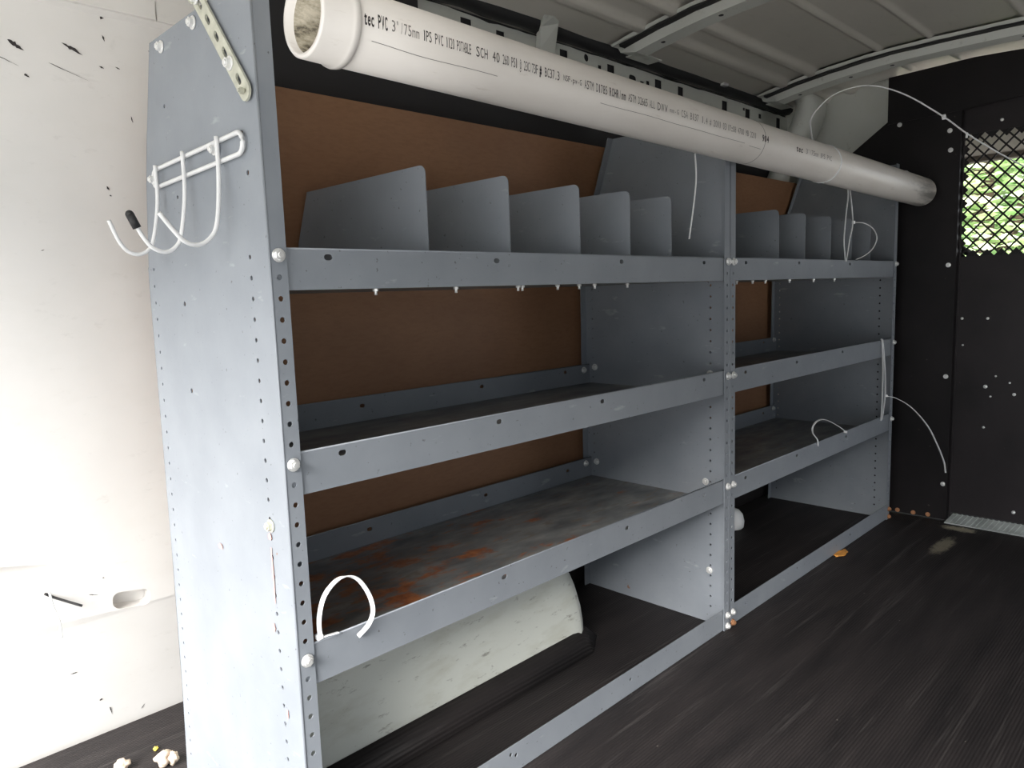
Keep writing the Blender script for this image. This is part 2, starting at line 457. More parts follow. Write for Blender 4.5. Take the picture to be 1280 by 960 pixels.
# ------------------------------------------------------------------ PVC pipe on the uprights
PX0, PX1, PY = .036, 2.232, -.0505
def pz(x): return 1.1140 - .0160 * (x - .036)
pipe = thing('pvc_pipe', 'long white printed plastic pipe tied along the top of the shelving', 'pipe', (PX0, PY, pz(PX0)))
RO, RI = .0445, .0380
def pipe_ring(prof):
    """lathe (t along x, r) about the sloping pipe axis"""
    m = MB(); seg = 56; rings = []
    for (x, r) in prof:
        rings.append([m.bm.verts.new((x, PY + r * math.cos(2 * PI * k / seg), pz(x) + r * math.sin(2 * PI * k / seg))) for k in range(seg)])
    n = len(rings)
    for i in range(n):
        A, B = rings[i], rings[(i + 1) % n]
        for k in range(seg):
            f = m.bm.faces.new((A[k], A[(k + 1) % seg], B[(k + 1) % seg], B[k])); f.smooth = True
    return m
porg = (PX0, PY, pz(PX0))
m = pipe_ring([(PX0 + .01, RO), (.30, RO), (.9, RO), (1.5, RO), (PX1 - .006, RO), (PX1, RO - .003), (PX1, RI), (1.5, RI), (.9, RI), (.3, RI), (PX0 + .01, RI)])
for f in m.bm.faces:
    c = f.calc_center_median(); r = math.hypot(c.y - PY, c.z - pz(c.x))
    if r < RI + .001: f.material_index = 1
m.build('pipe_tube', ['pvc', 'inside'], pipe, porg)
m = pipe_ring([(PX0, .0432), (PX0 + .002, .0447), (PX0 + .036, .0449), (PX0 + .038, .0474), (PX0 + .042, .0482), (PX0 + .047, .0474), (PX0 + .049, .0444), (PX0 + .049, .0388), (PX0, .0388)])
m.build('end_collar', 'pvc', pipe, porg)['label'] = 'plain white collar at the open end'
m = pipe_ring([(1.060, .0445), (1.0602, .04475), (1.0612, .04475), (1.0614, .0445), (1.0614, .044), (1.060, .044)])
m.build('joint_line', 'inkgrey', pipe, porg)
# printed text wrapped round the pipe
def text_mesh(body, x0, x1, h, ang, bold=0):
    cu = bpy.data.curves.new('t', 'FONT'); cu.body = body; cu.size = 1; cu.offset = bold
    cu.resolution_u = 3
    ob = bpy.data.objects.new('t', cu); COL.objects.link(ob)
    dg = bpy.context.evaluated_depsgraph_get(); dg.update()
    me = bpy.data.meshes.new_from_object(ob.evaluated_get(dg)); bpy.data.objects.remove(ob); bpy.data.curves.remove(cu)
    xs = [v.co.x for v in me.vertices]; a, b_ = min(xs), max(xs)
    bm = bmesh.new(); bm.from_mesh(me); bpy.data.meshes.remove(me)
    for q in range(1, 8):
        bmesh.ops.bisect_plane(bm, geom=bm.verts[:] + bm.edges[:] + bm.faces[:], plane_co=(0, q * .1, 0), plane_no=(0, 1, 0))
    for v in bm.verts:
        x = x0 + (v.co.x - a) / (b_ - a) * (x1 - x0)
        th = ang + (v.co.y - .35) * h / .7 / RO; r = RO + .00035
        v.co = (x, PY - r * math.cos(th), pz(x) + r * math.sin(th))
    return bm
A0 = -.02
for (s_, a, b_, h, mi, bold) in (
        ('tec PVC', .087, .120, .0145, 0, .02), ('3"/75mm', .125, .166, .0125, 1, 0), ('IPS PVC', .171, .203, .0125, 0, 0), ('1120 POTABLE', .207, .249, .0125, 0, .0),
        ('SCH 40', .257, .300, .0125, 0, 0), ('260 PSI @ 23C/73F', .305, .374, .0125, 0, 0), ('#', .377, .382, .0125, 0, .06), ('BC37.3', .388, .420, .0125, 0, 0),
        ('NSF-pw-G', .428, .470, .008, 0, 0), ('ASTM D1785', .476, .532, .0125, 0, 0), ('ROHR/mm', .537, .580, .0125, 0, .02), ('ASTM D2665', .586, .640, .0120, 0, 0), ('ALL', .645, .662, .012, 1, 0),
        ('DWV', .668, .700, .0125, 0, 0), ('mm-G', .705, .735, .008, 1, 0), ('CSA B137', .742, .800, .012, 1, 0), ('1.4 # 2011 03', .81, .90, .012, 1, 0), ('17:08 4700 MB 2211', .905, 1.02, .011, 1, 0),
        ('904', 1.045, 1.075, .0125, 0, .03), ('tec', 1.205, 1.240, .0125, 0, .02), ('3"/75mm IPS PVC', 1.255, 1.40, .011, 1, 0)):
    tm = MB(); cell = (b_ - a) / len(s_)
    for q, ch in enumerate(s_):
        if ch == ' ': continue
        k = .30 if ch in "I1./\"-|" else .80
        xa = a + cell * (q + .5 - k / 2)
        tm.merge(text_mesh(ch, xa, xa + cell * k, h, A0, bold), 0)
    tm.build('printed_text', 'inkgrey' if mi else 'ink', pipe, porg)
# thin scratch line under the print
m = MB()
for (xa, xb, th) in ((.10, .30, -.55), (.52, .98, -.47), (1.0, 1.05, -.52)):
    n = 24; prev = None
    for k in range(n + 1):
        x = xa + (xb - xa) * k / n; r = RO + .0003; t0 = th + .05 * noise.noise((x * 9, 0, th))
        cur = [m.bm.verts.new((x, PY - r * math.cos(t0 + d), pz(x) + r * math.sin(t0 + d))) for d in (-.008, .008)]
        if prev: m.bm.faces.new((prev[0], cur[0], cur[1], prev[1]))
        prev = cur
m.build('scratch', 'inkgrey', pipe, porg)

# ------------------------------------------------------------------ hook rack on the end panel
hr = thing('hook_rack', 'white wire rack of three hooks screwed to the grey end panel', 'hook rack', (-.004, .18, .984))
horg = (-.004, .18, .984)
m = MB(); pts = []
y0, y1, zc, hh = .034, .325, .983, .0125
for k in range(9): a = -PI / 2 - PI * k / 8; pts.append((-.0045, y0 + hh + hh * math.cos(a), zc + .004 + hh * math.sin(a)))
for k in range(9): a = PI / 2 - PI * k / 8; pts.append((-.0045, y1 - hh + hh * math.cos(a), zc - .002 + hh * math.sin(a)))
m.tube(pts, .0030, 8, 0, True); m.build('rail', 'wire', hr, horg)
for i, (y, prof) in enumerate(((.300, [(-.010, .997), (-.011, .945), (-.021, .893), (-.030, .877), (-.044, .871), (-.058, .876), (-.068, .890), (-.078, .917)]),
                   (.200, [(-.010, 1.001), (-.011, .946), (-.020, .893), (-.028, .876), (-.042, .868), (-.058, .873), (-.068, .885), (-.078, .904)]),
                   (.092, [(-.010, 1.002), (-.011, .950), (-.017, .900), (-.026, .880), (-.042, .870), (-.058, .873), (-.070, .885), (-.086, .906)]))):
    m = MB(); m.tube(smooth_path([(x, y, z) for x, z in prof], 5), .0028, 9)
    h = m.build('hook', 'wire', hr, horg)
    if i == 1:
        c = MB(); c.cyl((-.0755, y, .898), (-.083, y, .915), .0054, 12); c.ball((-.083, y, .915), .0054)
        c.build('tip_cap', 'black', h, horg)['label'] = 'black rubber cap on the hook tip'
for y, z in ((.325, .981), (.112, .990)):
    b = bolt_mb((-.004, y, z), (-1, 0, 0), .0055); b.build('bolt', 'steel', hr, horg)

# ------------------------------------------------------------------ slotted strap bracing the panel top
A = Vector((-.004, .017, 1.040)); B = Vector((-.004, .132, 1.180)); C = Vector((-.002, .352, 1.425))
L1 = (B - A).length
st = thing('brace_strap', 'galvanised slotted strap slanting across the upper corner of the end panel', 'strap', A)
m = MB(); w = .0115
out = slot(L1 / 2, 0, L1 / 2 + .01, w, 9); hs = [slot(u, 0, .0085, .0036) for u in (.022, .070, .1, .132, .162)]
d = (B - A).normalized(); nrm = Vector((-1, 0, 0)); side = nrm.cross(d)
mt = Matrix(((d.x, side.x, nrm.x, A.x), (d.y, side.y, nrm.y, A.y), (d.z, side.z, nrm.z, A.z), (0, 0, 0, 1)))
m.plate(out, hs, .0028, mt)
L2 = (C - B).length; d2 = (C - B).normalized(); side2 = nrm.cross(d2); o2 = B + Vector((-.003, -.006, -.008))
mt2 = Matrix(((d2.x, side2.x, nrm.x, o2.x), (d2.y, side2.y, nrm.y, o2.y), (d2.z, side2.z, nrm.z, o2.z), (0, 0, 0, 1)))
m.plate(slot(L2 / 2, 0, L2 / 2, w, 9), [slot(.03 + .033 * k, 0, .0085, .0036) for k in range(9)], .0028, mt2)
m.build('strap_plate', 'strap', st, A)
for u in (.050, L1 - .006):
    p = A + d * u + Vector((-.0014, 0, 0)); bolt_mb(p, (-1, 0, 0), .0062).build('bolt', 'steel', st, A)
bolt_mb(A + Vector((-.0014, 0, 0)) + d * .001, (-1, 0, 0), .004, False).build('bolt', 'strap', st, A)

# ------------------------------------------------------------------ zip ties
def zip_tie(label, strands, head=None, head_dir=(0, 0, 1), w=.0046, up=(.5, .86, .1)):
    org = head or strands[0][0]
    r = thing('zip_tie', label, 'zip tie', org)
    m = MB()
    for p in strands: m.ribbon(smooth_path(p, 7), w, .0014, up)
    m.build('strap', 'tie', r, org)
    if head:
        h = MB(); hd = Vector(head_dir).normalized(); q = hd.to_track_quat('Z', 'Y').to_matrix().to_4x4()
        h.box((-.0042, -.0034, -.0042), (.0042, .0034, .0042), 0, .0009, Matrix.Translation(head) @ q)
        h.build('head', 'tie', r, org)
    return r
zip_tie('broad white zip tie looped over the rusty lower shelf lip',
        [[(.060, .0005, .3640), (.045, .002, .3650), (.036, .004, .368), (.036, .003, .395), (.045, .0, .422), (.066, -.004, .438), (.088, -.007, .431), (.104, -.009, .405), (.109, -.009, .380), (.102, -.007, .362), (.088, -.0020, .349)]],
        (.034, .004, .3665), (1, 0, .1), .0062, (.6, -.75, .1))
zip_tie('thin white zip tie hanging below the pipe in front of the middle upright',
        [[(.928, -.010, 1.066), (.914, -.021, 1.020), (.901, -.025, .975), (.879, -.026, .894)]], None, w=.0036)
ring = []
zx = 1.455
for k in range(28):
    a = 2 * PI * k / 28; ring.append((zx, PY + (RO + .0012) * math.cos(a), pz(zx) + (RO + .0012) * math.sin(a)))
rt = zip_tie('white zip tie round the far pipe end, its long tail arching up by the mesh',
        [[(1.445, -.030, 1.146), (1.437, -.028, 1.172), (1.432, -.029, 1.197), (1.44, -.042, 1.222), (1.46, -.078, 1.254), (1.5, -.138, 1.266), (1.56, -.2, 1.243), (1.63, -.269, 1.187), (1.67, -.312, 1.144), (1.73, -.376, 1.09), (1.79, -.44, 1.043)]],
        (1.447, -.028, 1.147), (0, 0, 1), .0046)
m = MB(); m.ribbon(ring, .0048, .0016, (1, 0, 0), 0, True); m.build('pipe_loop', 'tie', rt, (1.447, -.028, 1.147))
h = MB(); h.box((-.0045, -.0038, -.0045), (.0045, .0038, .0045), 0, .001, Matrix.Translation((1.63, -.269, 1.187)) @ Matrix.Rotation(.7, 4, 'Y'))
h.build('head', 'tie', rt, (1.447, -.028, 1.147)); h = MB()
h.box((-.002, -.002, -.006), (.002, .002, .006), 0, 0, Matrix.Translation((1.668, -.310, 1.142)) @ Matrix.Rotation(.2, 4, 'Y'))
h.build('nub', 'tie', rt, (1.447, -.028, 1.147))
zip_tie('white zip tie hung from the pipe and hooked into the farther tray lip',
        [[(1.735, -.002, 1.075), (1.741, -.006, 1.042), (1.712, -.012, .981), (1.702, -.012, .915), (1.716, -.010, .876), (1.738, -.004, .857)],
         [(1.742, -.004, .857), (1.743, -.012, .917), (1.763, -.012, .966), (1.758, -.006, 1.042), (1.755, -.002, 1.075)],
         [(1.765, -.013, .966), (1.824, -.02, .966), (1.885, -.024, .953), (1.920, -.024, .927), (1.900, -.021, .897), (1.850, -.016, .875), (1.80, -.010, .863)]],
        (1.763, -.014, .966), (0, 0, 1), .0036)
zip_tie('white zip tie strung upright between two farther shelf lips with a curved tail',
        [[(2.057, .001, .616), (2.060, -.003, .606), (2.070, -.008, .52), (2.078, -.008, .434), (2.072, -.004, .365), (2.070, .000, .352)],
         [(2.066, .000, .352), (2.064, -.003, .366), (2.062, -.005, .44), (2.060, -.005, .53), (2.053, -.003, .606), (2.054, .001, .616)],
         [(2.080, -.009, .431), (2.09, -.038, .425), (2.1, -.082, .396), (2.11, -.127, .34), (2.115, -.155, .281), (2.12, -.173, .231), (2.12, -.179, .196)]],
        (2.081, -.010, .432), (1, -1, 0), .0050)
zip_tie('white zip tie standing in a small loop on the farther lower shelf lip',
        [[(1.580, -.0005, .352), (1.572, -.001, .372), (1.540, -.002, .395), (1.536, -.004, .415), (1.566, -.006, .427), (1.620, -.006, .420), (1.700, -.005, .392), (1.760, -.002, .368)]],
        (1.765, -.004, .363), (1, 0, -.3), .0050)

# ------------------------------------------------------------------ brown lining board behind the units
m = MB()
prof = [(.4325, .300), (.430, .80), (.424, .86), (.386, .99), (.336, 1.150)]
m.extrude_x(prof + [(y + .005, z) for y, z in prof[::-1]], .026, W1 + W2 + .03)
tag(m.build('lining_board', 'board', None, (1.06, .43, .3)), 'brown hardboard sheet lining the van side behind the shelves', 'board')

# ------------------------------------------------------------------ wheel housing
m = MB(); seg = 26; rings = []
cx_, hw, ht = .437, .395, .300
yf, yb = .205, .50
for (yy, sc, dz) in ((yb, 1.0, 0), (.30, 1.0, 0), (.262, .992, -.002), (.236, .97, -.010), (.218, .935, -.026), (.209, .89, -.05)):
    r_ = []
    for k in range(seg + 1):
        a = PI * k / seg
        # flattened arch: superellipse
        c_, s_ = math.cos(a), math.sin(a); e = .70
        x = cx_ - hw * sc * (abs(c_) ** e) * (1 if c_ > 0 else -1); z = (ht + dz) * sc * (abs(s_) ** e)
        lean = .012 * (1 - z / ht)
        r_.append(m.bm.verts.new((x, yy - (lean if yy < .31 else 0), max(z, 0))))
    rings.append(r_)
for A_, B_ in zip(rings, rings[1:]):
    for k in range(seg): f = m.bm.faces.new((A_[k], A_[k + 1], B_[k + 1], B_[k])); f.smooth = True
# front face with a shallow bulge
last = rings[-1]; ctr = []
for k in range(seg + 1):
    v = last[k].co; ctr.append(m.bm.verts.new((cx_ + (v.x - cx_) * .9, .203, v.z * .80)))
for k in range(seg): f = m.bm.faces.new((last[k], last[k + 1], ctr[k + 1], ctr[k])); f.smooth = True
f = m.bm.faces.new(ctr[::-1])
wh = m.build('wheel_housing', 'arch', None, (cx_, .4, 0))
tag(wh, 'scuffed white wheel housing bulging up under the rusty lower shelf', 'wheel housing')

# ------------------------------------------------------------------ van body (setting)
# floor: black sheet, turned up along the side and round the wheel housing
m = MB()
m.box((-.95, -1.12, -.04), (2.40, .66, 0))
m.extrude_x([(.66, 0), (.45, 0), (.444, .006), (.440, .02), (.438, .30), (.443, .30), (.446, .02), (.66, .004)], .12, 2.24)  # upturned strip also stands in for the shade at the back below the shelves
fl = struct(m.build('floor', 'floor', None, (0, 0, 0)))
m = MB()   # mat sloping up against the housing
m.sweep([(.06, .182, .016), (.40, .180, .018), (.78, .182, .018), (.835, .215, .016), (.845, .42, .014)], [(-.022, -.014), (.020, .022), (.022, .020), (-.018, -.016)], Vector((0, 1, 0)), 0, True)
m.build('mat_edge', 'floor', fl)

# side wall behind the shelving (driver's side)
WP = [(.700, -.05), (.678, 0), (.671, .20), (.663, .225), (.655, .30), (.625, .50), (.585, .80), (.545, 1.00), (.505, 1.19), (.492, 1.255), (.484, 1.262), (.478, 1.30), (.452, 1.44), (.445, 1.50)]
def wall_y(z):
    for (y0, z0), (y1, z1) in zip(WP, WP[1:]):
        if z0 <= z <= z1: return y0 + (y1 - y0) * (z - z0) / (z1 - z0)
    return WP[-1][0]
m = MB()
m.extrude_x(WP + [(y + .06, z) for y, z in WP[::-1]], -.95, 2.40)
wl = struct(m.build('wall_left', 'wall', None, (0, 0, 0)))
# pressed recesses in the lower wall, with the shade coming from their real depth
def recess(x0, x1, z0, z1, r, depth, name='pressing'):
    m = MB(); n = 6; ring = []
    zc = (z0 + z1) / 2; hw_, hh_ = (x1 - x0) / 2, (z1 - z0) / 2; xc = (x0 + x1) / 2
    for q, (sx, sz) in enumerate(((1, 1), (-1, 1), (-1, -1), (1, -1))):
        for k in range(n):
            a = q * PI / 2 + (PI / 2) * k / (n - 1)
            ring.append((xc + sx * (hw_ - r) + r * math.cos(a), zc + sz * (hh_ - r) + r * math.sin(a)))
    return ring
def cut(target, ring, depth):
    """boolean a rounded pocket into the wall"""
    c = MB(); A_ = [c.bm.verts.new((x, .50, z)) for x, z in ring]; B_ = [c.bm.verts.new((x, wall_y(z) + depth, z)) for x, z in ring]
    n = len(ring)
    for k in range(n): c.bm.faces.new((A_[k], A_[(k + 1) % n], B_[(k + 1) % n], B_[k]))
    c.bm.faces.new(A_[::-1]); c.bm.faces.new(B_)
    co = c.build('cutter', 'wall')
    md = target.modifiers.new('b', 'BOOLEAN'); md.operation = 'DIFFERENCE'; md.object = co; md.solver = 'EXACT'
    dg = bpy.context.evaluated_depsgraph_get(); dg.update()
    me = bpy.data.meshes.new_from_object(target.evaluated_get(dg)); target.modifiers.clear()
    old = target.data; target.data = me; bpy.data.meshes.remove(old); bpy.data.objects.remove(co)
def slant(ring, k, x0): return [(x, z + k * (x - x0)) for x, z in ring]
cut(wl, slant(recess(-.027, .040, .226, .260, .014, .03), -.16, 0), .035)
cut(wl, slant(recess(-.60, -.120, .305, .352, .014, .03), -.22, -.12), .030)
m = MB(); m.bm.from_mesh(wl.data)
# flanged ledge along the top with a break
m.box((-.95, wall_y(1.275) - .006, 1.262), (.076, wall_y(1.275) + .02, 1.290))
m.box((.079, wall_y(1.275) - .004, 1.262), (.60, wall_y(1.275) + .02, 1.296))
def decal(cx, cz, pts, mi=1, off=.0012):
    vs = [m.bm.verts.new((cx + u, wall_y(cz + v) - off, cz + v)) for u, v in pts]
    f = m.bm.faces.new(vs); f.material_index = mi
def scratch(x, z, ln, ang, wd):
    wd *= 1.25 if ln > .02 else .8; sk = random.uniform(.3, 1.1)
    pts = []; n = 11
    for k in range(n): t = k / (n - 1); pts.append((t, wd * math.sin(PI * t ** sk) * (.35 + .8 * random.random())))
    for k in range(n - 2, 0, -1): t = k / (n - 1); pts.append((t, -wd * math.sin(PI * t ** sk) * (.35 + .8 * random.random())))
    ca, sa = math.cos(ang), math.sin(ang)
    decal(x, z, [((u - .5) * ln * ca - v * sa, (u - .5) * ln * sa + v * ca) for u, v in pts])
for s_ in ((-.120, 1.190, .024, -.5, .0028), (-.045, 1.199, .032, -.42, .0026), (0.0, 1.223, .010, -1.2, .0020), (-.108, 1.150, .008, -.4, .003), (.074, 1.215, .014, -.4, .0016),
           (.040, 1.108, .011, -1.3, .0016), (.0, .996, .008, -.9, .0022), (.004, .984, .004, -.3, .0014), (-.004, 1.180, .008, -.4, .0016), (.020, 1.183, .008, -.3, .0014),
           (-.001, 1.252, .006, 0, .003), (.068, 1.055, .006, .3, .0026), (-.165, .89, .010, -.1, .0016), (-.10, .893, .005, .3, .0012), (-.14, 1.17, .05, -.35, .0008), (-.05, 1.165, .06, -.3, .0006),
           (-.040, .300, .003, 0, .0018), (-.058, .272, .018, -.3, .0010), (.012, .015, .012, .8, .0014), (-.10, .13, .014, 0, .0012), (-.045, .03, .018, -1.4, .0022), (-.06, .06, .006, .4, .0028)):
    scratch(*s_)
me_ = bpy.data.meshes.new('wall_left'); m.bm.to_mesh(me_); m.bm.free(); me_.materials.append(M['wall']); me_.materials.append(M['scuff'])
wl.data = me_
for p_ in me_.polygons: p_.use_smooth = p_.material_index == 0
me_.set_sharp_from_angle(angle=math.radians(22))
# small black lead with a pale end hanging from the wall
m = MB(); m.tube(smooth_path([(-.135, wall_y(.30) - .003, .300), (-.12, wall_y(.286) - .006, .288), (-.085, .628, .268)], 4), .0022, 6)
m.tube(smooth_path([(-.132, .630, .310), (-.130, .628, .285), (-.124, .622, .255), (-.124, .618, .225)], 4), .002, 6, 1)
tag(m.build('wire_lead', ['black', 'tie'], None, (-.13, .62, .22)), 'short black and white wire lead dangling from the white wall', 'wire')

SD0, SD1 = 1.45, 2.05        # assumed side doorway, unseen, kept low and narrow to shape the light
# the other side wall, unseen: kept dark, cut short at the rear for light
WR = [(-1.12, -.05), (-1.12, 1.0), (-1.02, 1.50), (-1.10, 1.52), (-1.18, 1.0), (-1.18, -.05)]
m = MB(); m.extrude_x(WR, -.10, SD0); m.extrude_x(WR, SD1, 2.40)
m.extrude_x([(-1.12, 1.02), (-1.02, 1.50), (-1.10, 1.52), (-1.18, 1.02)], SD0, SD1)
struct(m.build('wall_right', 'lining', None, (0, -1.12, 0)))

m = MB(); m.box((-.99, -1.12, 1.24), (-.95, .67, 1.50)); m.box((-.95, -1.14, 1.24), (-.10, -1.10, 1.48))  # deep lintels added out of view to cut sky light from the upper interior
struct(m.build('sky_block_lintel', 'wall', None, (-.97, -.2, 1.3)))
# roof skin with pressed beads
def roof_z(y): return 1.475 - .22 * (y + .1) ** 2 if y > -.1 else 1.475 - .05 * (y + .1) ** 2
m = MB(); ys = []
y = -1.16
beads = (.285, .195, -.005, -.14, -.36, -.56, -.78)
prof = []
n = 260
for k in range(n + 1):
    y = -1.16 + (.395 + 1.16) * k / n
    z = roof_z(y)
    for b_ in beads:
        d_ = abs(y - b_)
        hwd = .026 if b_ in (.285, .195) else .013
        if d_ < hwd: z -= (.013 if hwd > .02 else .007) * min(1, .8 * (1 + math.cos(PI * d_ / hwd)))
    prof.append((y, z))
m.extrude_x(prof + [(.47, 1.405), (.475, 1.53), (-1.16, 1.56)], -.95, 2.44, 0, True)
for f in m.bm.faces:
    if len(f.verts) > 4: f.smooth = False
ceil = struct(m.build('ceiling', 'roof', None, (0, 0, 1.47)))

# roof bows
def bow(name, xc, hw_, y1):
    m = MB()
    prof = [(-hw_, 0), (-hw_ * .92, -.006), (-hw_ * .55, -.007), (-hw_ * .42, -.030), (hw_ * .30, -.030), (hw_ * .42, -.008), (hw_ * .95, -.006), (hw_, 0)]
    rings = []; n = 30
    for k in range(n + 1):
        y = -1.05 + (y1 + 1.05) * k / n; z = roof_z(y) - .006
        tp = min(1, (y1 - y) / .05 + .35)
        wob = .006 * noise.noise((y * 16, xc, 0))
        rings.append([m.bm.verts.new((xc + u + (wob if i in (0, 1) else 0), y, z + v * tp + (.004 * noise.noise((y * 22, xc, 3)) if i == 1 else 0))) for i, (u, v) in enumerate(prof)])
    for A_, B_ in zip(rings, rings[1:]):
        for q in range(len(prof) - 1): m.bm.faces.new((A_[q], A_[q + 1], B_[q + 1], B_[q]))
        m.bm.faces.new((A_[-1], A_[0], B_[0], B_[-1]))
    m.bm.faces.new(rings[0]); m.bm.faces.new(rings[-1][::-1])
    # end tab
    z = roof_z(y1) - .016
    m.box((xc + hw_ * .1, y1 - .035, z - .003), (xc + hw_ * 1.55, y1 + .010, z), 0, .001)
    o = struct(m.build(name, 'rail', None, (xc, 0, 1.45)))
    s = MB()
    pts = []
    for k in range(40):
        y = -1.0 + (y1 - .02 + 1.0) * k / 39; pts.append((xc - hw_ * .72 + .008 * noise.noise((y * 14, xc, 7)), y, roof_z(y) - .0135))
    s.sweep(pts, [(-.004, -.011), (.004, -.011), (.004, .011), (-.004, .011)], Vector((0, 0, 1)), 0, False)  # black strip: sealant plus the shadow line beside the bow flange
    for y in (-.65, -.35, -.02, .1, .26):
        zz = roof_z(y) - .0368
        s.cyl((xc - hw_ * .1, y, zz), (xc - hw_ * .1, y, zz + .002), .006, 12)
    s.build('sealant_shadow_line', 'black', o, (xc, 0, 1.45))
    return o
bow('trim_1', 1.235, .070, .375)
bow('trim_2', 2.030, .080, .375)
bow('trim_3', .30, .07, .375)

# slotted side rail along the wall top
def rect(u, v, hw, hh): return [(u - hw, v - hh), (u + hw, v - hh), (u + hw * .95, v + hh), (u - hw * .95, v + hh)]
rh = [rect(.716, 1.375, .017, .022), circle(1.129, 1.394, .010), rect(1.184, 1.378, .008, .008), rect(1.232, 1.370, .017, .026), slot(1.330, 1.378, .018, .009), rect(1.375, 1.372, .010, .006),
      rect(1.403, 1.376, .009, .008), rect(1.455, 1.370, .018, .026), rect(1.573, 1.368, .016, .028), rect(1.835, 1.368, .018, .028), rect(1.990, 1.368, .018, .026), rect(1.965, 1.389, .009, .005), rect(2.079, 1.382, .011, .008),
      rect(2.220, 1.368, .017, .028), rect(2.335, 1.366, .015, .026), rect(2.315, 1.386, .010, .005), rect(.82, 1.375, .014, .018), rect(1.04, 1.37, .016, .026)]
m = MB()
top = []; n = 60
for k in range(n + 1):
    x = 2.375 - (2.375 - .54) * k / n; top.append((x, 1.406 + .006 * noise.noise((x * 7, 3, 0)) + .004 * noise.noise((x * 25, 1, 0))))
m.plate([(.54, 1.18), (2.375, 1.18)] + top, rh, .0025, XZ(.427))
t4 = struct(m.build('trim_4', 'rail', None, (1.3, .427, 1.3)))
m = MB(); m.box((.20, .396, 1.165), (.56, .399, 1.425)); m.box((.50, .3962, 1.165), (2.10, .3988, 1.305)); m.box((.54, .433, 1.19), (2.37, .437, 1.46)); m.build('cavity_shade_sheet', 'shade_sheet', t4, (1.3, .427, 1.3))  # dark sheets added as the shade behind and below the rail
# rib running from the rail up into the roof
m = MB()
m.sweep([(.955, .418, 1.33), (.955, .412, 1.378), (.935, .385, 1.425), (.915, .34, 1.452), (.90, .28, 1.462)], [(-.026, -.010), (.026, -.010), (.020, .012), (-.020, .012)], Vector((1, 0, 0)), 0, False)
struct(m.build('trim_5', 'rail', None, (.95, .42, 1.33)))
# black wiring loom, fattened to seal the shaded gap between rail and roof
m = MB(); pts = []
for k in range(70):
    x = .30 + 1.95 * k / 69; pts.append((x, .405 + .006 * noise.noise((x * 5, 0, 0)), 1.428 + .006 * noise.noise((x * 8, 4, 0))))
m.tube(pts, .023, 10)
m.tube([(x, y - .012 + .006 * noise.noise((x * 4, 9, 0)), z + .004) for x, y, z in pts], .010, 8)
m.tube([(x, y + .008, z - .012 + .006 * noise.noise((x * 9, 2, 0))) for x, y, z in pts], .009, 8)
lm = tag(m.build('wiring_loom', 'black', None, (1.3, .405, 1.428)), 'black bundled wiring loom filling the dark gap along the roof edge above the pipe', 'wiring loom')
m = MB(); m.box((1.735, .372, 1.418), (1.765, .392, 1.440), 0, .003); m.cyl((1.75, .38, 1.44), (1.745, .375, 1.452), .004, 8)
m.build('clip', 'steel', lm, (1.3, .405, 1.428))['label'] = 'silver clip'
m = MB(); m.box((2.292, .055, .90), (2.304, .50, 1.50)); struct(m.build('trim_8', 'rail', None, (2.3, .3, .9)))
# body pillar beside the bulkhead
m = MB()
m.sweep(smooth_path([(2.135, .42, .9), (2.135, .40, 1.10), (2.14, .34, 1.25), (2.145, .30, 1.33), (2.15, .28, 1.40), (2.15, .30, 1.45)], 5), [(-.085, -.02), (-.07, .012), (-.03, .035), (.05, .035), (.085, .012), (.085, -.02)], Vector((1, 0, 0)), 0, True)
struct(m.build('trim_6', 'rail', None, (2.14, .42, .9)))

# ------------------------------------------------------------------ bulkhead with mesh window
XB = 2.262
bk = thing('bulkhead', 'black steel bulkhead partition with a mesh window', 'partition', (XB, -.2, 0))
borg = (XB, -.2, 0)
m = MB()
wing = [(-.146, .004), (.43, .004), (.43, .95), (.30, 1.150), (.178, 1.240), (.062, 1.325), (.062, 1.350), (-.146, 1.350)]
m.plate(wing, [], .003, YZ(XB))
m.box((XB - .004, -.150, .004), (XB + .024, -.144, 1.318)); m.build('side_panel', 'bulk', bk, borg)
m = MB(); m.plate([(.066, 1.312), (.066, 1.461), (-.18, 1.468), (-1.05, 1.425), (-1.05, 1.33), (-.31, 1.33), (-.15, 1.318)], [], .003, YZ(XB - .005))
m.build('header_panel', 'bulk', bk, borg)
# door-like centre panel with the screen opening
XD = 2.288
y0w, y1w, z0w, z1w = -.150, -.86, .868, 1.246
m = MB(); hole = [(y0w, z0w), (y0w, z1w), (y1w, z1w), (y1w, z0w)]
m.plate([(-.143, .026), (-.143, 1.34), (-1.04, 1.34), (-1.04, .026)], [hole], .003, YZ(XD))
m.box((XD - .004, -.1555, .012), (XD - .0015, -.151, 1.32)); 
m.build('centre_panel', 'door', bk, borg)
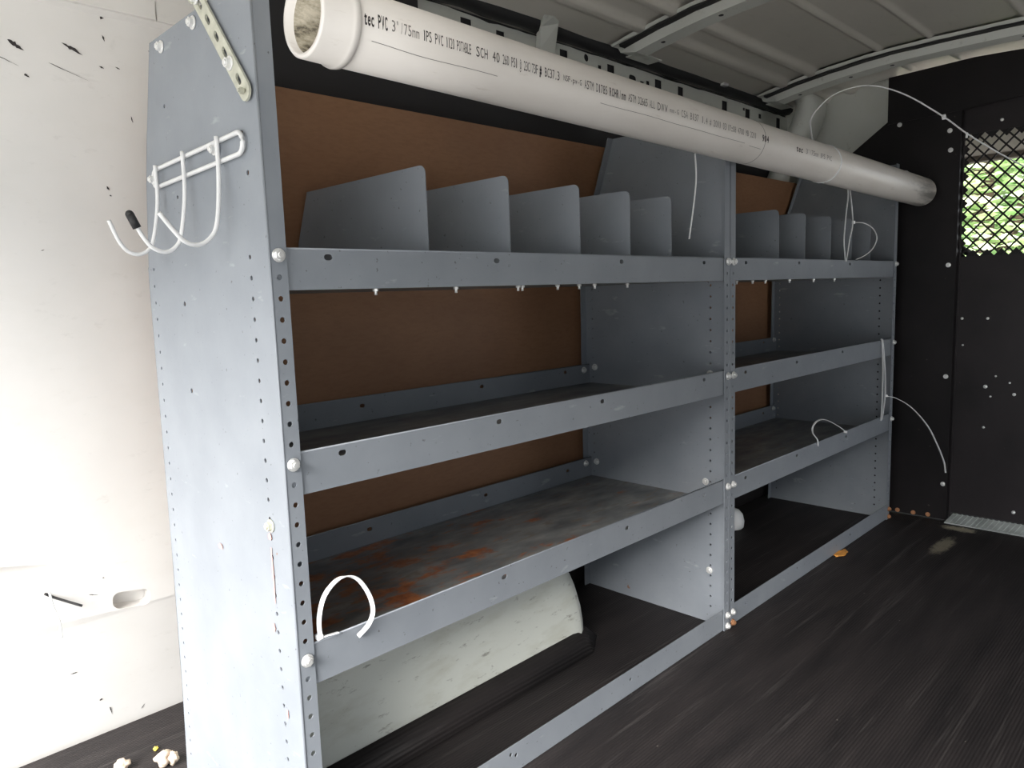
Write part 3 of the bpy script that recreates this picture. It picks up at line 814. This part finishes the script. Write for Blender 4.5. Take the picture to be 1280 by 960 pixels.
# perforated screen: square holes set on the diagonal, one sheet of crossing strands
m = MB(); pit_y, pit_z = .0385, .0415
sy, sz = pit_y, pit_z
wd = .0052
def clipseg(p, q):
    (ya, za), (yb_, zb) = p, q; t0, t1 = 0., 1.; dy, dz = yb_ - ya, zb - za
    for pp, qq in ((-dy, ya - y1w), (dy, y0w - ya), (-dz, za - z0w), (dz, z1w - za)):
        if abs(pp) < 1e-9:
            if qq < 0: return None
        else:
            r = qq / pp
            if pp < 0: t0 = max(t0, r)
            else: t1 = min(t1, r)
    if t1 - t0 < 1e-4: return None
    return (ya + dy * t0, za + dz * t0), (ya + dy * t1, za + dz * t1)
for sgn in (1, -1):
    for k in range(-50, 60):
        # line z = sgn*(sz/sy)*(y-y0w) + k*sz (+ half)
        zb0 = z0w + k * sz
        p = (y1w - .1, zb0 + sgn * (sz / sy) * (y1w - .1 - y0w)); q = (y0w + .1, zb0 + sgn * (sz / sy) * .1)
        c = clipseg(p, q)
        if c:
            (ya, za), (yb_, zb) = c; o = .0006 if sgn > 0 else -.0006
            m.sweep([(XD + o, ya, za), (XD + o, yb_, zb)], [(-wd / 2, -.0008), (wd / 2, -.0008), (wd / 2, .0008), (-wd / 2, .0008)], Vector((0, sz * sgn * -1, sy)), 0, False)
# solid half-diamond border
n = int((z1w - z0w) / sz + .5)
for k in range(n + 1):
    zc_ = z0w + k * sz
    b = bmesh.new(); vs = [b.verts.new(v) for v in ((XD, y0w + .003, zc_ - sz / 2), (XD, y0w + .003, zc_ + sz / 2), (XD, y0w - sy * .0, zc_ + sz / 2), (XD, y0w - sy / 2, zc_), (XD, y0w, zc_ - sz / 2))]
    b.faces.new(vs); m.merge(b)
n = int((y0w - y1w) / sy + .5)
for k in range(n + 1):
    yc = y0w - k * sy
    for zz, s_ in ((z0w, 1), (z1w, -1)):
        b = bmesh.new(); vs = [b.verts.new(v) for v in ((XD, yc - sy / 2, zz), (XD, yc, zz + s_ * sz / 2), (XD, yc + sy / 2, zz))]; b.faces.new(vs); m.merge(b)
m.build('mesh_screen', 'bulk', bk, borg)
for (y, z) in ((.030, 1.306), (-.122, 1.202), (-.128, .843), (-.133, .483), (-.137, .124), (-.118, 1.262)):
    bolt_mb((XB - .001, y, z), (-1, 0, 0), .0055).build('bolt', 'steel', bk, borg)
for (y, z) in ((-.05, .010), (-.095, .012), (0.0, .010)):
    bolt_mb((XB - .001, y, z), (-1, 0, 0), .0055).build('bolt', 'rustb', bk, borg)
for (y, z, r) in ((-.167, .671, .0042), (-.238, .671, .0042), (-.172, .585, .003), (-.240, .454, .006), (-.318, .434, .005), (-.267, .489, .003), (-.240, .322, .004), (-.332, .058, .0055), (-.252, 1.274, .0048), (-.305, .47, .003), (-.255, .423, .003)):
    b = MB(); b.cyl((XD - .001, y, z), (XD - .0045, y, z), r, 10); b.ball((XD - .0045, y, z), r * .9, 0, (.4, 1, 1)); b.build('rivet', 'steel', bk, borg)
# threshold strip, a ribbed ramp
m = MB()
for k in range(61):
    ya, yb2 = -.152 - k * .0148, -.152 - (k + 1) * .0148
    for (p_, q_, lift) in ((0, .62, 0), (.62, 1, .0016)):
        y_a, y_b = ya + (yb2 - ya) * p_, ya + (yb2 - ya) * q_; sk = .012
        b = bmesh.new()
        A_ = [b.verts.new(v) for v in ((2.232, y_a, 0), (2.286, y_a - sk, 0), (2.286, y_a - sk, .022 + lift), (2.232, y_a, .0035 + lift))]
        B_ = [b.verts.new(v) for v in ((2.232, y_b, 0), (2.286, y_b - sk, 0), (2.286, y_b - sk, .022 + lift), (2.232, y_b, .0035 + lift))]
        b.faces.new(A_); b.faces.new(B_[::-1])
        for q in range(4): b.faces.new((A_[q], B_[q], B_[(q + 1) % 4], A_[(q + 1) % 4]))
        m.merge(b)
struct(m.build('trim_7', 'sill', None, (2.26, -.6, 0)))
bolt_mb((2.075, -.050, 1.1235), (0, -.3, 1), .008).build('pipe_clamp_screw', 'steel', pipe, porg)

# ------------------------------------------------------------------ loose bits on the floor
def stone(x, y, r, label, mt='stone', sc=(1, 1, .8)):
    b = bmesh.new(); bmesh.ops.create_icosphere(b, subdivisions=3, radius=r)
    for v in b.verts:
        v.co *= 1 + .55 * noise.noise(v.co / r * 1.7 + Vector((x * 50, y * 50, 0))); v.co = Vector((v.co.x * sc[0], v.co.y * sc[1], v.co.z * sc[2]))
    zmin = min(v.co.z for v in b.verts); m = MB(); b.transform(Matrix.Translation((x, y, -zmin))); m.merge(b, 0, True)
    return tag(m.build('stone' if mt == 'stone' else 'debris_chip', mt, None, (x, y, 0)), label, 'stone' if mt == 'stone' else 'debris')
stone(-.078, .512, .012, 'tan crumb of stone on the floor, farthest left of three')
stone(-.022, .470, .0125, 'tan stone lump on the floor, middle of three and largest', sc=(1.1, 1, 1))
stone(-.010, .462, .010, 'tan stone lump on the floor against the foot of the end panel', sc=(.8, 1, 1.2))
stone(-.017, .529, .004, 'tiny yellow chip on the floor beside the white wall', 'yellow')
stone(1.738, -.008, .016, 'orange leaf like chip on the floor against the farther kick strip', 'orange', (2.2, .9, .12))
# rounded white object low behind the middle uprights
m = MB(); rings = []
for (r, z) in ((.030, .0), (.036, .006), (.038, .025), (.033, .048), (.022, .062), (.008, .068)):
    rings.append([m.bm.verts.new((1.758 + r * math.cos(2 * PI * k / 24), .352 + r * math.sin(2 * PI * k / 24), z)) for k in range(24)])
for A_, B_ in zip(rings, rings[1:]):
    for k in range(24): f = m.bm.faces.new((A_[k], A_[(k + 1) % 24], B_[(k + 1) % 24], B_[k])); f.smooth = True
m.bm.faces.new(rings[0][::-1]); m.bm.faces.new(rings[-1])
tag(m.build('plastic_tub', 'tie', None, (1.758, .352, 0)), 'rounded white plastic lump on the floor, half hidden by the middle uprights', 'tub')

# ------------------------------------------------------------------ cab and outdoors seen through the mesh
m = MB()
m.box((2.46, -1.1, 1.345), (3.55, .62, 1.40)); m.box((3.50, -1.1, 1.32), (3.56, .62, 1.40), 0, .01)
m.box((2.46, .60, .0), (3.5, .66, 1.40)); m.box((2.46, -1.16, .0), (3.5, -1.10, 1.40))
tag(m.build('cab_headliner', 'head', None, (3.0, 0, 1.345)), 'dull beige cab roof lining seen through the top rows of the mesh', 'roof lining')
m = MB(); m.box((2.46, -1.1, -.10), (4.1, .62, -.02)); m.box((3.55, -1.1, -.1), (4.1, .62, .70), 0, .05)
tag(m.build('dashboard', 'black', None, (3.8, 0, -.1)), 'black cab dashboard and floor beyond the bulkhead', 'dashboard')
m = MB(); c0 = Vector((3.25, .175, .80)); pts = []
ax = Matrix.Rotation(-.6, 4, 'Y')
for k in range(40): a = 2 * PI * k / 40; pts.append(c0 + ax @ Vector((0, .19 * math.cos(a), .19 * math.sin(a))))
sw = thing('steering_wheel', 'black steering wheel rim just visible through the bottom of the mesh', 'steering wheel', c0)
m.tube(pts, .014, 10, 0, True); m.build('rim', 'black', sw, c0)
m = MB(); m.cyl(c0 + ax @ Vector((.02, 0, 0)), c0 + ax @ Vector((-.03, 0, 0)), .055, 20)
for a in (.3, PI - .3, -PI / 2): m.cyl(c0, c0 + ax @ Vector((0, .19 * math.cos(a), .19 * math.sin(a))), .012, 8)
m.cyl(c0 + ax @ Vector((.02, 0, 0)), c0 + Vector((.20, 0, -.12)), .03, 12)
m.build('hub', 'black', sw, c0)

m = MB(); m.box((-30, -30, -.75), (40, 30, -.70))
struct(m.build('trim_9', 'ground', None, (0, 0, -.7))); pass
def tree(x, y, h, r, label, seed):
    rnd = random.Random(seed); root = thing('leafy_tree', label, 'tree', (x, y, -.70))
    org = (x, y, -.70)
    t = MB(); t.tube([(x, y, -.7), (x + .05, y, .2), (x, y + .06, h * .6)], .09, 10)
    for k in range(5): a = rnd.random() * 6.28; t.tube([(x, y, .1 + .2 * k), (x + .5 * r * math.cos(a), y + .5 * r * math.sin(a), .6 + .25 * k)], .035, 6)
    t.build('trunk', 'bark', root, org)
    l = MB()
    for k in range(9000):
        while True:
            d = Vector((rnd.uniform(-1, 1), rnd.uniform(-1, 1), rnd.uniform(-1, 1)))
            if .45 < d.length < 1: break
        p = Vector((x + d.x * r, y + d.y * r, h * .45 + d.z * (h * .5 + .3))); s_ = rnd.uniform(.05, .10) * r / 1.2
        q = Matrix.Rotation(rnd.random() * 6.28, 3, 'Z') @ Matrix.Rotation(rnd.uniform(-1.2, 1.2), 3, 'X')
        vs = [l.bm.verts.new(p + q @ Vector(v) * s_) for v in ((-1, 0, 0), (0, -.45, .1), (1, 0, 0), (0, .45, .1))]
        l.bm.faces.new(vs)
    l.build('foliage', 'leaf', root, org)
tree(7.6, .95, 3.6, 1.25, 'nearer bright green leafy tree filling the mesh window view', 3)
tree(13.0, 2.3, 5.6, 2.6, 'farther leafy tree glimpsed through gaps of the nearer one', 5)

# ------------------------------------------------------------------ light
w = bpy.data.worlds.new('sky'); S.world = w; w.use_nodes = True
bg = w.node_tree.nodes['Background']; bg.inputs[0].default_value = (.90, .95, 1.0, 1); bg.inputs[1].default_value = 2.0
sun = bpy.data.lights.new('sun', 'SUN'); sun.energy = 17; sun.angle = math.radians(46); sun.color = (1, .97, .93)
so = bpy.data.objects.new('sun', sun); COL.objects.link(so); so.location = (-4, -2, 4)
so.rotation_euler = Vector((.70, .26, -.60)).to_track_quat('-Z', 'Y').to_euler()
# sampling portal in the open rear doorway (emits nothing itself)
p2 = bpy.data.lights.new('side_doorway', 'AREA'); p2.shape = 'RECTANGLE'; p2.size = SD1 - SD0; p2.size_y = 1.2; p2.cycles.is_portal = True
q2 = bpy.data.objects.new('side_doorway', p2); COL.objects.link(q2); q2.location = ((SD0 + SD1) / 2, -1.15, .6)
q2.rotation_euler = Vector((0, 1, 0)).to_track_quat('-Z', 'Z').to_euler()
p3 = bpy.data.lights.new('corner_light_gap', 'AREA'); p3.shape = 'RECTANGLE'; p3.size = .9; p3.size_y = 1.5; p3.cycles.is_portal = True  # portal for the wall gap left at the rear corner to admit light
q3 = bpy.data.objects.new('corner_light_gap', p3); COL.objects.link(q3); q3.location = (-.52, -1.13, .73)
q3.rotation_euler = Vector((0, 1, 0)).to_track_quat('-Z', 'Z').to_euler()
pl = bpy.data.lights.new('rear_doorway', 'AREA'); pl.shape = 'RECTANGLE'; pl.size = 1.7; pl.size_y = 1.5; pl.cycles.is_portal = True
po = bpy.data.objects.new('rear_doorway', pl); COL.objects.link(po); po.location = (-.94, -.25, .73)
po.rotation_euler = Vector((1, 0, 0)).to_track_quat('-Z', 'Y').to_euler()

# ------------------------------------------------------------------ camera
cam = bpy.data.cameras.new('camera'); co = bpy.data.objects.new('camera', cam); COL.objects.link(co); S.camera = co
rot = Matrix.Rotation(math.radians(-44.79787562), 4, 'Z') @ Matrix.Rotation(math.radians(83.00203341), 4, 'X') @ Matrix.Rotation(math.radians(-1.92561473), 4, 'Z')
co.matrix_world = Matrix.Translation((-.41715403, -.81953469, .79765983)) @ rot
cam.sensor_width = 36; cam.lens = 36 * 916.6792 / 1280; cam.clip_start = .02

S.view_settings.view_transform = 'Standard'; S.view_settings.look = 'None'; S.view_settings.gamma = 1; S.view_settings.use_curve_mapping = False
S.view_settings.exposure = 0.15
S.cycles.use_denoising = True; S.cycles.max_bounces = 10; S.cycles.diffuse_bounces = 6
S.cycles.sample_clamp_indirect = 8
